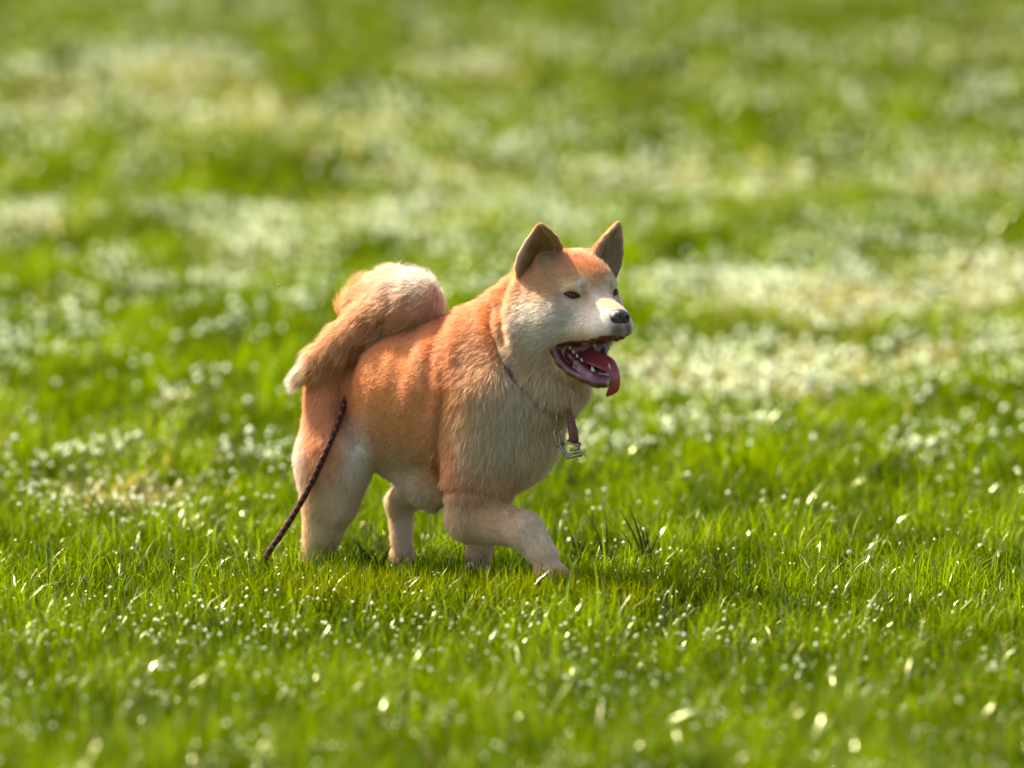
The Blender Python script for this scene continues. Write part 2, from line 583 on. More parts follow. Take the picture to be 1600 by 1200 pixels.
def hd(x, y, z):
    return HOL + HR @ np.array([x, y, z])
def hv(x, y, z):
    return HR @ np.array([x, y, z], float)
def Hh(px, py, hy):
    """head-frame coordinates of the photo direction on the plane hy"""
    d = ray(px, py)
    t_ = (hy - HLF @ (CAMO - HO)) / (HLF @ d)
    w = CAMO + t_ * d - HO
    return np.array([w @ HFW, hy, w[2]])
def H(px, py, hy):
    return hd(*Hh(px, py, hy))

P_ = []
A = P_.append
BK = (-1, 0, -.35)        # flow: backwards and down
# torso
A(ell((-.015, 0, .495), (.222, .168, .168), .02, flow=(-1, 0, -.45), ln=.011))
A(ell((-.27, 0, .490), (.150, .094, .158), .04, flow=(-1, 0, -.5), ln=.017))
A(ell((.125, 0, .450), (.180, .146, .212), .06, flow=(-.5, 0, -1), ln=.022))
A(ell((-.12, 0, .405), (.17, .105, .125), .06, flow=(-.8, 0, -.5), ln=.017))
A(ell((.20, 0, .42), (.105, .110, .135), .05, flow=(-.1, 0, -1), ln=.028))
A(ell(L(602, 600, -.098), (.085, .060, .105), .045, flow=(-1, 0, -.45), ln=.011))
# withers, neck and ruff
A(cone(L(745, 580, 0), H(880, 500, 0), .145, .112, .06, flow=(-.8, 0, -.6), ln=.022))
A(cone(L(790, 610, 0), L(862, 600, 0), .12, .085, .05, flow=(-.35, 0, -1), ln=.028))
A(cone(L(760, 530, 0), H(850, 450, 0), .07, .08, .05, flow=(-.9, 0, -.3), ln=.020))
# hind right leg (trailing)
A(cone(L(537, 610, -.03), L(513, 720, -.075), .092, .078, .04, flow=(-.35, 0, -1), ln=.016, tg='leg'))
A(cone(L(513, 720, -.08), L(505, 830, -.09), .080, .045, .03, flow=(-.2, 0, -1), ln=.014, tg='leg'))
A(cone(L(548, 700, -.07), L(530, 785, -.085), .062, .040, .07, flow=(-.1, 0, -1), ln=.013, tg='leg'))
A(cone(L(505, 830, -.09), L(492, 875, -.09), .045, .034, .02, flow=(0, 0, -1), ln=.012, tg='leg'))
A(cone(L(492, 875, -.09), L(508, 908, -.09), .034, .030, .02, flow=(0, 0, -1), ln=.012, tg='leg'))
A(ell(L(520, 912, -.09), (.052, .038, .024), .02, flow=(1, 0, -.4), ln=.010, tg='leg'))
# hind left leg (stepping forward)
A(cone(L(600, 640, .055), L(672, 745, .08), .095, .060, .05, flow=(-.1, 0, -1), ln=.02, tg='leg'))
A(cone(L(672, 745, .08), L(624, 785, .08), .055, .033, .03, flow=(-.2, 0, -1), ln=.014, tg='leg'))
A(cone(L(626, 786, .08), L(629, 875, .08), .030, .027, .02, flow=(0, 0, -1), ln=.011, tg='leg'))
A(cone(L(629, 875, .08), L(634, 898, .08), .028, .028, .02, flow=(0, 0, -1), ln=.010, tg='leg'))
A(ell(L(645, 903, .08), (.050, .036, .022), .02, flow=(1, 0, -.4), ln=.010, tg='leg'))
# sheath and groin
A(cone(L(618, 728, 0), L(672, 786, 0), .034, .019, .04, flow=(.6, 0, -.5), ln=.014, tg='belly'))
A(ell(L(676, 752, 0), (.075, .055, .058), .04, flow=(-.6, 0, -.6), ln=.015, tg='belly'))
# front right leg (lifted, reaching)
A(cone(L(770, 620, -.085), L(742, 745, -.095), .080, .066, .05, flow=(-.2, 0, -1), ln=.026, tg='fore'))
A(cone(L(742, 745, -.095), L(737, 808, -.095), .064, .058, .04, flow=(0, 0, -1), ln=.018, tg='fore'))
A(cone(L(737, 808, -.095), L(818, 828, -.095), .058, .043, .025, flow=(.9, 0, -.5), ln=.013, tg='fore'))
A(cone(L(818, 828, -.095), L(851, 870, -.095), .043, .034, .02, flow=(.6, 0, -1), ln=.011, tg='fore'))
A(ell(L(862, 896, -.095), (.045, .036, .030), .02, flow=(.6, 0, -1), ln=.009, tg='fore'))
# front left leg (standing)
A(cone(L(800, 650, .08), L(765, 770, .09), .080, .050, .05, flow=(-.2, 0, -1), ln=.022, tg='leg'))
A(cone(L(765, 770, .09), L(745, 880, .09), .040, .030, .03, flow=(0, 0, -1), ln=.012, tg='leg'))
A(ell(L(755, 903, .09), (.048, .036, .024), .02, flow=(1, 0, -.4), ln=.010, tg='leg'))
# tail: rises from the rump, curls forward, hangs back down over the near side
TA = [(562, 512, .03, .038), (560, 482, .04, .036), (578, 462, .03, .040), (615, 462, .0, .040), (650, 466, -.04, .042)]
TB = [(650, 466, -.04, .042), (615, 480, -.066, .047), (574, 505, -.086, .043), (535, 537, -.100, .038), (500, 565, -.113, .030), (464, 593, -.125, .010)]
for ch in (TA, TB):
    for q0, q1 in zip(ch[:-1], ch[1:]):
        a_, b_ = L(*q0[:3]), L(*q1[:3])
        A(cone(a_, b_, q0[3], q1[3], .02 if ch is TB else .03, flow=norm(b_ - a_), ln=.032 if a_[0] > -.36 else .055, tg='tail'))
# the curl of the tail closes against itself
for q0, q1 in (((570, 478, -.02, .036), (612, 462, -.03, .044)), ((612, 462, -.03, .044), (646, 462, -.045, .044))):
    a_, b_ = L(*q0[:3]), L(*q1[:3])
    A(cone(a_, b_, q0[3], q1[3], .05, flow=norm(a_ - b_), ln=.032, tg='tail'))
# skull
A(ell(hd(-.005, 0, .030), (.100, .090, .072), .03, R=HR, flow=hv(-1, 0, .1), ln=.012, tg='head'))
A(ell(hd(.055, 0, .012), (.050, .068, .055), .03, R=HR, flow=hv(-1, 0, .3), ln=.008, tg='head'))
for s in (-1, 1):
    A(ell(hd(-.010, s * .062, -.055), (.085, .060, .078), .04, R=HR, flow=hv(-1, s * .4, -.35), ln=.018, tg='head'))
    A(ell(hd(-.070, s * .062, -.085), (.070, .060, .090), .05, R=HR, flow=hv(-.6, s * .2, -1), ln=.024, tg='head'))
    A(ell(hd(.072, s * .046, .024), (.024, .026, .012), .02, R=HR, flow=hv(-1, s * .3, .5), ln=.006, tg='head'))
    A(ell(hd(.135, s * .028, -.080), (.064, .030, .029), .02, R=HR, flow=hv(-1, s * .3, -.2), ln=.006, tg='head'))
    A(ell(hd(.065, s * .044, -.084), (.060, .030, .034), .03, R=HR, flow=hv(-1, s * .3, -.2), ln=.010, tg='head'))
A(cone(hd(.07, 0, -.034), hd(.170, 0, -.058), .054, .040, .03, flow=hv(-1, 0, .2), ln=.006, tg='head'))
A(cone(hd(.172, 0, -.076), hd(.197, 0, -.080), .028, .022, .015, flow=hv(-.2, 0, -1), ln=.004, tg='head'))
# lower jaw
for s in (-1, 1):
    A(cone(hd(.005, s * .034, -.172), hd(.108, s * .013, -.208), .030, .016, .02, flow=hv(-1, 0, -.3), ln=.008, tg='jaw'))
A(cone(hd(.0, 0, -.18), hd(.105, 0, -.208), .036, .017, .02, flow=hv(-1, 0, -.3), ln=.010, tg='jaw'))
A(cone(H(855, 575, 0), H(846, 600, 0), .068, .075, .05, flow=hv(-.5, 0, -1), ln=.024, tg='head'))
# ears
for s in (-1, 1):
    A(cone(hd(-.035, s * .050, .050), hd(-.028, s * .074, .076), .045, .022, .035, flow=hv(-.6, s * .3, .6), ln=.012, tg='head'))
for s in (-1, 1):
    A(ell(hd(-.085, s * .072, .000), (.055, .045, .055), .035, R=HR, flow=hv(-1, s * .3, -.3), ln=.016, tg='head'))
def ear(med, lat, tip, back, depth, tipw):
    n_ = 18
    med, lat, tip, back = map(np.array, (med, lat, tip, back))
    w_ = lat - med
    for i in range(n_):
        f = i / (n_ - 1)
        bend = math.sin(f * math.pi) ** .8
        base = med * (1 - f) + lat * f + back * depth * bend - np.array([0, 0, .012]) * bend
        tf = tip + w_ / np.linalg.norm(w_) * (f - .5) * tipw - np.array([0, 0, 1]) * (2 * f - 1) ** 2 * .008 + back * .004 * bend
        pts = []
        for t_ in (0, .28, .55, .80, 1.0):
            b_ = base * (1 - t_) + tf * t_
            bulge = 4 * t_ * (1 - t_)
            b_ = b_ + w_ * (f - .5) * (.42 if f > .5 else .24) * bulge + back * depth * .10 * bend * bulge
            pts.append(hd(*b_))
        fl_ = norm(pts[-1] - pts[0])
        rs = [.011, .0088, .0070, .0056, .0046]
        for k in range(4):
            A(cone(pts[k], pts[k + 1], rs[k], rs[k + 1], .003, flow=fl_, ln=(.014 if (k == 0 and i < 7) else .007) if k < 3 else .005, tg='ear'))
ear(Hh(874, 402, -.036), Hh(813, 432, -.106), (.012, -.115, .172), (-.50, .80, 0), .040, .024)
ear(Hh(930, 402, .040), Hh(957, 430, .094), (.022, .117, .166), (-.95, -.25, 0), .040, .012)
NFUR = len(P_)
# mouth cavity
for hx_, hz_, r_ in ((.036, -.137, .011), (.050, -.146, .023), (.068, -.152, .035), (.09, -.157, .043), (.12, -.159, .048), (.16, -.155, .052), (.20, -.149, .056), (.24, -.149, .056)):
    A(cone(hd(hx_, -.11, hz_), hd(hx_, .11, hz_), r_, r_, .006, op='s', tg='mouth'))
CAV = P_[NFUR:]
# eye sockets
def snap(Q, dirn):
    q = np.array(Q, float)
    for _ in range(60):
        d_ = field(P_[:NFUR], q[None])[0]
        if abs(d_) < .0004: break
        q = q + dirn * d_ * .8
    return q
EYEC = {}
for s in (-1, 1):
    nrm = norm(hv(.72, s * .62, .10))
    EYEC[s] = snap(hd(.080, s * .060, .002) + nrm * .05, -nrm)
    A(cone(EYEC[s] + hv(0, s * -.006, 0), EYEC[s] + hv(0, s * .006, 0), .0065, .0065, .008, op='s', tg='eye'))
# mouth cavity floor and gums
# lips (bare skin) added after the carve
LIPS = []
def lip(pts, r):
    for q0, q1 in zip(pts[:-1], pts[1:]):
        p = cone(q0, q1, r, r, .008, tg='lip', ln=0)
        P_.append(p); LIPS.append(p)
def mir(px, py, hy):
    return hd(*(np.array([1, -1, 1]) * Hh(px, py, hy)))
LP = [(866, 548, -.074), (875, 566, -.066), (890, 580, -.053), (909, 590, -.039), (930, 597, -.021), (943, 599, -.004)]
lip([H(*q) for q in LP], .0105)
lip([mir(*q) for q in LP], .0095)
UP = [(868, 534, -.068), (884, 532, -.056), (905, 533, -.044), (928, 533, -.034), (948, 529, -.024), (962, 525, -.012)]
lip([H(*q) for q in UP], .0040)
lip([mir(*q) for q in UP], .0040)
GUM = [(884, 541, -.036), (892, 556, -.036), (903, 568, -.034), (912, 577, -.029), (928, 589, -.020), (943, 595, 0)]
lip([H(*q) for q in GUM], .0115)
lip([mir(*q) for q in GUM[:-1]] + [H(*GUM[-1])], .0115)
lip([hd(.01, 0, -.165), hd(.06, 0, -.190), hd(.10, 0, -.205)], .020)

V, F = mesh_field(P_, (-.56, -.26, -.06), (.66, .30, 1.0), .0028)
V = relax(V, F, 2, .5)
Nn = vnormals(V, F)

def canon(Q):
    """photo-side direction of body points (far side mirrored) for folds and coat markings"""
    M = Q.copy(); M[:, 1] = -np.abs(M[:, 1])
    return w2p(l2w(M))
def hframe(Q):
    return (Q - HOL) @ HR
def hcanon(Q):
    h = hframe(Q); h[:, 1] = -np.abs(h[:, 1])
    return w2p(l2w(HOL + h @ HR.T))

def polyd(P2, pts):
    """distance to polyline and parameter"""
    best = np.full(len(P2), 1e9)
    pts = np.array(pts, float)
    for a_, b_ in zip(pts[:-1], pts[1:]):
        ab = b_ - a_
        t_ = np.clip(((P2 - a_) @ ab) / (ab @ ab), 0, 1)
        best = np.minimum(best, np.linalg.norm(P2 - a_ - t_[:, None] * ab, axis=1))
    return best

def folds(V, Nn):
    P2 = canon(V)
    near = sstep(.1, .5, -Nn[:, 1] * np.sign(np.where(V[:, 1] == 0, -1, -V[:, 1])) * -1) * 0 + 1
    side = sstep(0, .03, np.abs(V[:, 1]))
    dsp = np.zeros(len(V))
    for pts, w, dep in (
        ([(768, 480), (765, 510), (785, 560), (812, 605), (845, 635), (880, 650)], 7, -.016),    # collar line
        ([(790, 440), (783, 480), (788, 530)], 9, -.014),
        ([(803, 445), (799, 485), (804, 530)], 9, .008),                 # behind the cheek
        ([(722, 495), (708, 535), (708, 575), (722, 620)], 13, .006),     # shoulder roll
        ([(672, 500), (655, 545), (640, 600), (630, 640)], 12, .005),
        ([(690, 505), (676, 550), (668, 600), (664, 640)], 9, -.005),
        ([(640, 500), (615, 550), (600, 600)], 10, .003),
        ([(690, 620), (683, 680), (686, 740)], 9, -.009),                 # behind the elbow
        ([(700, 765), (740, 762), (790, 780)], 7, -.007),                 # forearm under the chest
        ([(600, 500), (552, 545), (530, 595), (533, 650), (555, 695)], 12, -.018),     # flank
        ([(495, 590), (520, 560), (560, 522), (620, 500), (680, 492)], 7, -.004),
    ):
        dd = polyd(P2, pts)
        dsp += dep * np.exp(-(dd / w) ** 2) * side
    return V + Nn * dsp[:, None]
isH = np.zeros(len(V), bool)
hq = hframe(V)
headmask = ((hq[:, 0] > -.03) & (hq[:, 2] > -.20)) | ((hq[:, 2] > .045) & (hq[:, 0] > -.16) & (np.abs(hq[:, 1]) < .2))
V2 = folds(V, Nn)
V = np.where(headmask[:, None], V, V2)
V = V + Nn * (.0025 * fbm(V * 22, 2, 5))[:, None] * (~headmask)[:, None]
Nn = vnormals(V, F)

# ---- coat colour (the animal's own markings, with some sunlight and shade painted in)
ORANGE = np.array([.84, .36, .095]); RUST = np.array([.47, .15, .04]); TAN = np.array([.78, .46, .20])
CREAM = np.array([.80, .62, .33]); WHITE = np.array([.90, .82, .68])
BODYP = [  # px, py, rx, ry, colour, strength
    (640, 690, 120, 60, TAN, .5),
    (600, 745, 60, 50, CREAM, .9), (660, 790, 60, 40, CREAM, .9),
    (600, 560, 70, 60, ORANGE, .6),
    (765, 690, 68, 80, CREAM, 1.0), (790, 620, 60, 60, CREAM, .9), (850, 700, 60, 90, CREAM, 1.0), (800, 690, 40, 60, WHITE, .35), (745, 560, 25, 60, TAN, .6),
    (760, 760, 60, 40, TAN, .35),
    (842, 570, 55, 75, WHITE, .85), (796, 510, 20, 60, CREAM, .65), (870, 630, 45, 35, CREAM, .9),
    (745, 815, 70, 40, TAN * .5 + CREAM * .5, .8), (835, 840, 60, 50, WHITE, .85), (700, 720, 18, 60, ORANGE, .6),
    (497, 690, 46, 95, ORANGE * .5 + TAN * .5, .75), (500, 810, 60, 70, CREAM, .6), (558, 720, 28, 60, WHITE, .95), (535, 810, 32, 60, WHITE, .8), (452, 700, 24, 140, WHITE, .9),  # last white strip paints the backlit rim down the thigh's rear edge
    (500, 860, 60, 60, CREAM, .9), (628, 835, 60, 95, WHITE, 1.0), (745, 880, 40, 40, WHITE, .9),
    (655, 560, 9, 60, TAN, .5), (722, 560, 8, 50, TAN, .5),  # tan strips painted where the rib and shoulder ridges face the sun
]
HEADP = [
    (905, 395, 60, 30, ORANGE, .95), (925, 425, 16, 18, ORANGE, .5),
    (835, 505, 65, 55, WHITE, .95), (880, 500, 40, 30, WHITE, .85), (845, 445, 34, 22, TAN, .8),
    (912, 443, 12, 9, WHITE, .7), (893, 463, 22, 6, np.array([.34, .20, .11]), .6), (912, 452, 6, 12, np.array([.40, .28, .20]), .5), (877, 505, 60, 4, TAN, .15), (940, 500, 30, 34, WHITE, .9), (920, 470, 7, 8, TAN, .75), (897, 474, 9, 7, TAN, .45),
    (930, 470, 9, 20, WHITE, .7),
    (943, 476, 26, 9, TAN, .5), (966, 516, 13, 15, np.array([.13, .07, .055]), .85),  # tan on the muzzle bridge paints its sunlit patch darker
    (800, 560, 50, 50, CREAM, .6), (880, 610, 60, 40, CREAM, .85),
]
def coat(Q):
    P2 = canon(Q); h = hframe(Q); P3 = hcanon(Q)
    col = np.ones((len(Q), 1)) * ORANGE
    wob = np.stack([fbm(Q * 30, 2, 61), fbm(Q * 30, 2, 62)], 1) * 7
    P2 = P2 + wob; P3 = P3 + wob * .5
    for x, y, rx, ry, c, s in BODYP:
        w = s * np.exp(-(((P2[:, 0] - x) / rx) ** 2 + ((P2[:, 1] - y) / ry) ** 2) ** 1.5)
        col = col * (1 - w[:, None]) + c * w[:, None]
    # underside and inner legs pale
    und = sstep(.30, .2, Q[:, 2]) * .5
    col = col * (1 - und[:, None]) + CREAM * und[:, None]
    hm = sstep(-.085, -.03, h[:, 0]) * sstep(-.26, -.2, h[:, 2])
    hc = np.ones((len(Q), 1)) * (TAN * .5 + CREAM * .5)
    for x, y, rx, ry, c, s in HEADP:
        w = s * np.exp(-(((P3[:, 0] - x) / rx) ** 2 + ((P3[:, 1] - y) / ry) ** 2) ** 1.5)
        hc = hc * (1 - w[:, None]) + c * w[:, None]
    col = col * (1 - hm[:, None]) + hc * hm[:, None]
    return col

prF = [p for p in P_[:NFUR]]
def attrs(Q):
    """flow vector, hair length, weights by body region at surface points"""
    D = np.stack([pd(p, Q) for p in prF], 1)
    # normalise by own minimum
    w = np.exp(-(D - D.min(1, keepdims=True)) / .010)
    w /= w.sum(1, keepdims=True)
    fl = w @ np.stack([p.flow for p in prF])
    ln = w @ np.array([p.ln for p in prF])
    tg = {t_: w @ np.array([1.0 if p.tag == t_ else 0.0 for p in prF]) for t_ in ('tail', 'ear', 'head', 'leg', 'fore', 'jaw', 'belly')}
    return fl, ln, tg

def bare(Q):
    c = np.min(np.stack([pd(p, Q) for p in CAV], 1), 1)
    l = np.min(np.stack([pd(p, Q) for p in LIPS], 1), 1)
    return sstep(.0055, .0015, c), sstep(.004, .001, l)

def coat_all(Q, Nrm, fl, tg):
    col = coat(Q)
    # tail: orange outside, white plume underside (top of the curl and the tip)
    tw = tg['tail'][:, None]
    P2 = w2p(l2w(Q))
    tc_ = np.ones((len(Q), 1)) * (ORANGE * .3 + TAN * .7)
    wt = np.exp(-(((P2[:, 0] - 660) / 60) ** 2 + ((P2[:, 1] - 436) / 34) ** 2)) * 1.0
    wt = np.maximum(wt, sstep(500, 462, P2[:, 0]) * .9)[:, None]
    tc_ = tc_ * (1 - wt) + WHITE * wt
    col = col * (1 - tw) + tc_ * tw
    # ears: tan outside, darker hollow
    ew = tg['ear'][:, None]
    hn = Nrm @ HR
    h = hframe(Q)
    inner = sstep(.1, .5, hn[:, 0])[:, None]
    ec = (ORANGE * .8 + TAN * .2) * (1 - inner) + (np.array([.50, .32, .15]) * (.75 + .25 * vnoise(Q * 40, 5)[:, None])) * inner
    rust = np.exp(-(((P2[:, 0] - 838) / 11) ** 2 + ((P2[:, 1] - 398) / 26) ** 2))[:, None] * inner
    ec = ec * (1 - .8 * rust) + np.array([.28, .10, .03]) * .8 * rust
    edge = sstep(.115, .135, np.abs(h[:, 1]) + .0)[:, None] * .5
    ec = ec * (1 - edge) + WHITE * edge
    col = col * (1 - ew) + ec * ew
    return col

fl, ln, tg = attrs(V)
cavm, lipm = bare(V)
colV = coat_all(V, Nn, fl, tg) * .8
MOUTHC = np.array([.17, .022, .022]); LIPC = np.array([.105, .016, .014])
colV = colV * (1 - cavm[:, None]) + MOUTHC * cavm[:, None]
colV = colV * (1 - lipm[:, None]) + LIPC * lipm[:, None]

m_skin, N, K = new_mat('dog_skin')
o = N.new('ShaderNodeOutputMaterial'); b = N.new('ShaderNodeBsdfPrincipled')
a = N.new('ShaderNodeAttribute'); a.attribute_name = 'tint'
w_ = N.new('ShaderNodeAttribute'); w_.attribute_name = 'wet'
mr = N.new('ShaderNodeMapRange'); mr.inputs['To Min'].default_value = .9; mr.inputs['To Max'].default_value = .40
K.new(w_.outputs['Fac'], mr.inputs['Value']); K.new(mr.outputs[0], b.inputs['Roughness'])
K.new(a.outputs['Color'], b.inputs['Base Color']); K.new(b.outputs[0], o.inputs['Surface'])
K.new(w_.outputs['Fac'], b.inputs['Specular IOR Level'])

dog = put('dog', None)
dog.location = (OX, OY, 0)
dog.rotation_euler = (0, 0, -TH)
tag(dog, 'orange and cream curly-tailed dog striding through the grass with open mouth and hanging tongue', 'dog')
me = mesh_np('body', V, F, m_skin, True, colV)
at = me.attributes.new('wet', 'FLOAT', 'POINT')
at.data.foreach_set('value', np.maximum(cavm, lipm).astype(np.float32))
put('body', me, dog)

# ---- fur
def fur_mat():
    m, N, K = new_mat('fur')
    o = N.new('ShaderNodeOutputMaterial')
    a = N.new('ShaderNodeAttribute'); a.attribute_name = 'tint'
    d = N.new('ShaderNodeBsdfDiffuse'); tr = N.new('ShaderNodeBsdfTranslucent')
    g = N.new('ShaderNodeBsdfGlossy'); g.inputs['Roughness'].default_value = .42
    g.inputs['Color'].default_value = (1, .93, .82, 1)
    m1 = N.new('ShaderNodeMixShader'); m1.inputs['Fac'].default_value = .48
    m2 = N.new('ShaderNodeMixShader'); m2.inputs['Fac'].default_value = .10
    K.new(a.outputs['Color'], d.inputs['Color']); K.new(a.outputs['Color'], tr.inputs['Color'])
    K.new(d.outputs[0], m1.inputs[1]); K.new(tr.outputs[0], m1.inputs[2])
    K.new(m1.outputs[0], m2.inputs[1]); K.new(g.outputs[0], m2.inputs[2])
    K.new(m2.outputs[0], o.inputs['Surface'])
    return m
m_fur = fur_mat()

def make_fur(V, F, Nn, count, parent):
    tri = np.concatenate([F[:, [0, 1, 2]], F[:, [0, 2, 3]]])
    e1 = V[tri[:, 1]] - V[tri[:, 0]]; e2 = V[tri[:, 2]] - V[tri[:, 0]]
    ar = np.linalg.norm(np.cross(e1, e2), axis=1) * .5
    cen = V[tri].mean(1)
    hq = hframe(cen)
    dens = 1 + 1.6 * ((hq[:, 0] > -.08) & (hq[:, 2] > -.17))
    dens = dens * np.where(np.maximum(cavm, lipm)[tri].max(1) > .3, 0, 1)
    wv = Nn[tri].mean(1)
    cw = norm(w_cam_local - cen)
    dens = dens * np.where((wv * cw).sum(1) < -.35, .45, 1)      # thinner on the far side
    pr = ar * dens
    cs = np.cumsum(pr); cs /= cs[-1]
    r = np.random.default_rng(3)
    ti = np.searchsorted(cs, r.random(count))
    u, v = r.random(count), r.random(count)
    s = u + v > 1
    u[s], v[s] = 1 - u[s], 1 - v[s]
    T = tri[ti]
    Q = V[T[:, 0]] + u[:, None] * (V[T[:, 1]] - V[T[:, 0]]) + v[:, None] * (V[T[:, 2]] - V[T[:, 0]])
    Nq = norm(Nn[T[:, 0]] * (1 - u - v)[:, None] + Nn[T[:, 1]] * u[:, None] + Nn[T[:, 2]] * v[:, None])
    fl, ln, tg = attrs(Q)
    P3 = hcanon(Q)
    # keep the eyes clear
    hq = hframe(Q)
    eh = hframe(np.stack([EYEC[-1], EYEC[1]])); eh = (abs(eh[0, 0]) + abs(eh[1, 0])) / 2, abs(eh[:, 1]).mean(), eh[:, 2].mean()
    ed = np.sqrt(((hq[:, 0] - eh[0]) / .019) ** 2 + ((np.abs(hq[:, 1]) - eh[1]) / .019) ** 2 + ((hq[:, 2] - eh[2]) / .0080) ** 2)
    nd = np.linalg.norm(hq - np.array(NOSE), axis=1)
    keep = (ed > 1) & (nd > .024)
    Q, Nq, fl, ln, hq = Q[keep], Nq[keep], fl[keep], ln[keep], hq[keep]
    tg = {k: q[keep] for k, q in tg.items()}
    n = len(Q)
    col = coat_all(Q, Nq, fl, tg)
    f = fl - (fl * Nq).sum(1, keepdims=True) * Nq
    f = norm(f + 1e-5)
    # clumps and swirls
    cl = np.stack([fbm(Q * 55, 2, 71 + k) for k in range(3)], 1)
    cl2 = np.stack([vnoise(Q * 16, 81 + k) for k in range(3)], 1)
    long_ = sstep(.008, .03, ln)[:, None]
    cl = cl * (1 - .85 * tg['ear'][:, None])
    f = norm(f + cl * (.16 + .34 * long_ * (1 - .5 * tg['tail'][:, None])) + cl2 * .14 * long_ + r.normal(0, .15, (n, 3)))
    f = norm(f - (f * Nq).sum(1, keepdims=True) * Nq * .8)
    lift = (.34 + .22 * long_[:, 0] + .10 * r.normal(0, 1, n))[:, None]
    ear_ = tg['ear'][:, None]
    lift = lift * (1 - .3 * ear_)
    guard = (r.random(n) < .16)[:, None]
    lift = np.where(guard, lift + .30, lift)
    length = ln * r.uniform(.65, 1.15, n) * (1 + .25 * cl[:, 0])
    length *= np.where(guard[:, 0], 1.12, 1)
    eyeD = np.sqrt((hq[:, 0] - eh[0]) ** 2 + (np.abs(hq[:, 1]) - eh[1]) ** 2 + (hq[:, 2] - eh[2]) ** 2)
    length *= .35 + .65 * sstep(.016, .04, eyeD)
    K_ = 5
    pts = np.empty((n, K_, 3), np.float32)
    side = np.cross(Nq, f)
    bendn = r.normal(0, .18, (n, 1))
    grav = np.array([0, 0, -1.0])
    for k in range(K_):
        s_ = k / (K_ - 1)
        off = length[:, None] * (Nq * lift * (s_ - .45 * s_ ** 2) * 1.3 + f * (s_ * .75 + .25 * s_ ** 2)
                                 + side * bendn * s_ ** 2 + grav * .16 * s_ ** 2 * long_)
        pts[:, k] = Q - Nq * .0012 + off
    rad = np.array([.00036, .00034, .00028, .00018, .00005], np.float32)
    rr = np.repeat((r.uniform(.75, 1.2, (n, 1)) * rad[None]).astype(np.float32), 1, 0) * (.75 + .45 * long_)
    # colour: darker/redder tips on the back, pale undercoat
    j = r.uniform(.62, 1.25, (n, 1))
    col = col * j
    cu = bpy.data.hair_curves.new('fur')
    cu.add_curves([K_] * n)
    cu.attributes['position'].data.foreach_set('vector', pts.ravel())
    ra = cu.attributes.get('radius') or cu.attributes.new('radius', 'FLOAT', 'POINT')
    ra.data.foreach_set('value', rr.astype(np.float32).ravel())
    ca = cu.attributes.new('tint', 'FLOAT_COLOR', 'CURVE')
    c4 = np.ones((n, 4), np.float32); c4[:, :3] = col
    ca.data.foreach_set('color', c4.ravel())
    cu.materials.append(m_fur)
    return tag(put('fur', cu, parent), kind='stuff')
NOSE = (.204, 0, -.046)
w_cam_local = w2l(CAMO)
make_fur(V, F, Nn, 480000, dog)

# ---- eyes
m_eye = simple_mat('eye_iris', (.16, .055, .012), .15, 0, .4, .4, 300)
m_pupil = simple_mat('eye_pupil', (.004, .003, .003), .04)
m_lid = simple_mat('eyelid', (.045, .020, .012), .7, spec=.2, noise=.3)
def add_sphere(c, r, seg=20, rings=12, R=None):
    vs, fs = [], []
    for i in range(rings + 1):
        th = math.pi * i / rings
        for j in range(seg):
            ph = 2 * math.pi * j / seg
            vs.append([math.sin(th) * math.cos(ph) * r[0], math.sin(th) * math.sin(ph) * r[1], math.cos(th) * r[2]])
    for i in range(rings):
        for j in range(seg):
            a_, b_ = i * seg + j, i * seg + (j + 1) % seg
            fs.append([a_, a_ + seg, b_ + seg, b_])
    vs = np.array(vs)
    if R is not None: vs = vs @ np.array(R).T
    return vs + np.array(c), np.array(fs)
def tube(pts, rad, seg=8, closed=False, flat=None):
    pts = np.array(pts, float); n = len(pts)
    rad = np.ones(n) * np.array(rad, float) if np.ndim(rad) else np.full(n, rad)
    T_ = np.gradient(pts, axis=0) if not closed else np.roll(pts, -1, 0) - np.roll(pts, 1, 0)
    T_ = norm(T_)
    up = np.array([.13, .31, .94])
    vs = []
    nrm = np.cross(T_[0], up)
    for i in range(n):
        nrm = nrm - (nrm @ T_[i]) * T_[i]; nrm = nrm / np.linalg.norm(nrm)
        bn = np.cross(T_[i], nrm)
        for j in range(seg):
            a_ = 2 * math.pi * j / seg
            vs.append(pts[i] + rad[i] * (math.cos(a_) * nrm + math.sin(a_) * bn))
    fs = []
    m_ = n if closed else n - 1
    for i in range(m_):
        for j in range(seg):
            a_, b_ = i * seg + j, i * seg + (j + 1) % seg
            c_, d_ = ((i + 1) % n) * seg + (j + 1) % seg, ((i + 1) % n) * seg + j
            fs.append([a_, b_, c_, d_])
    return np.array(vs), np.array(fs)
def join(lst):
    Vs, Fs, o_ = [], [], 0
    for v_, f_ in lst:
        Vs.append(v_); Fs.append(np.asarray(f_) + o_); o_ += len(v_)
    return np.concatenate(Vs), np.concatenate(Fs)

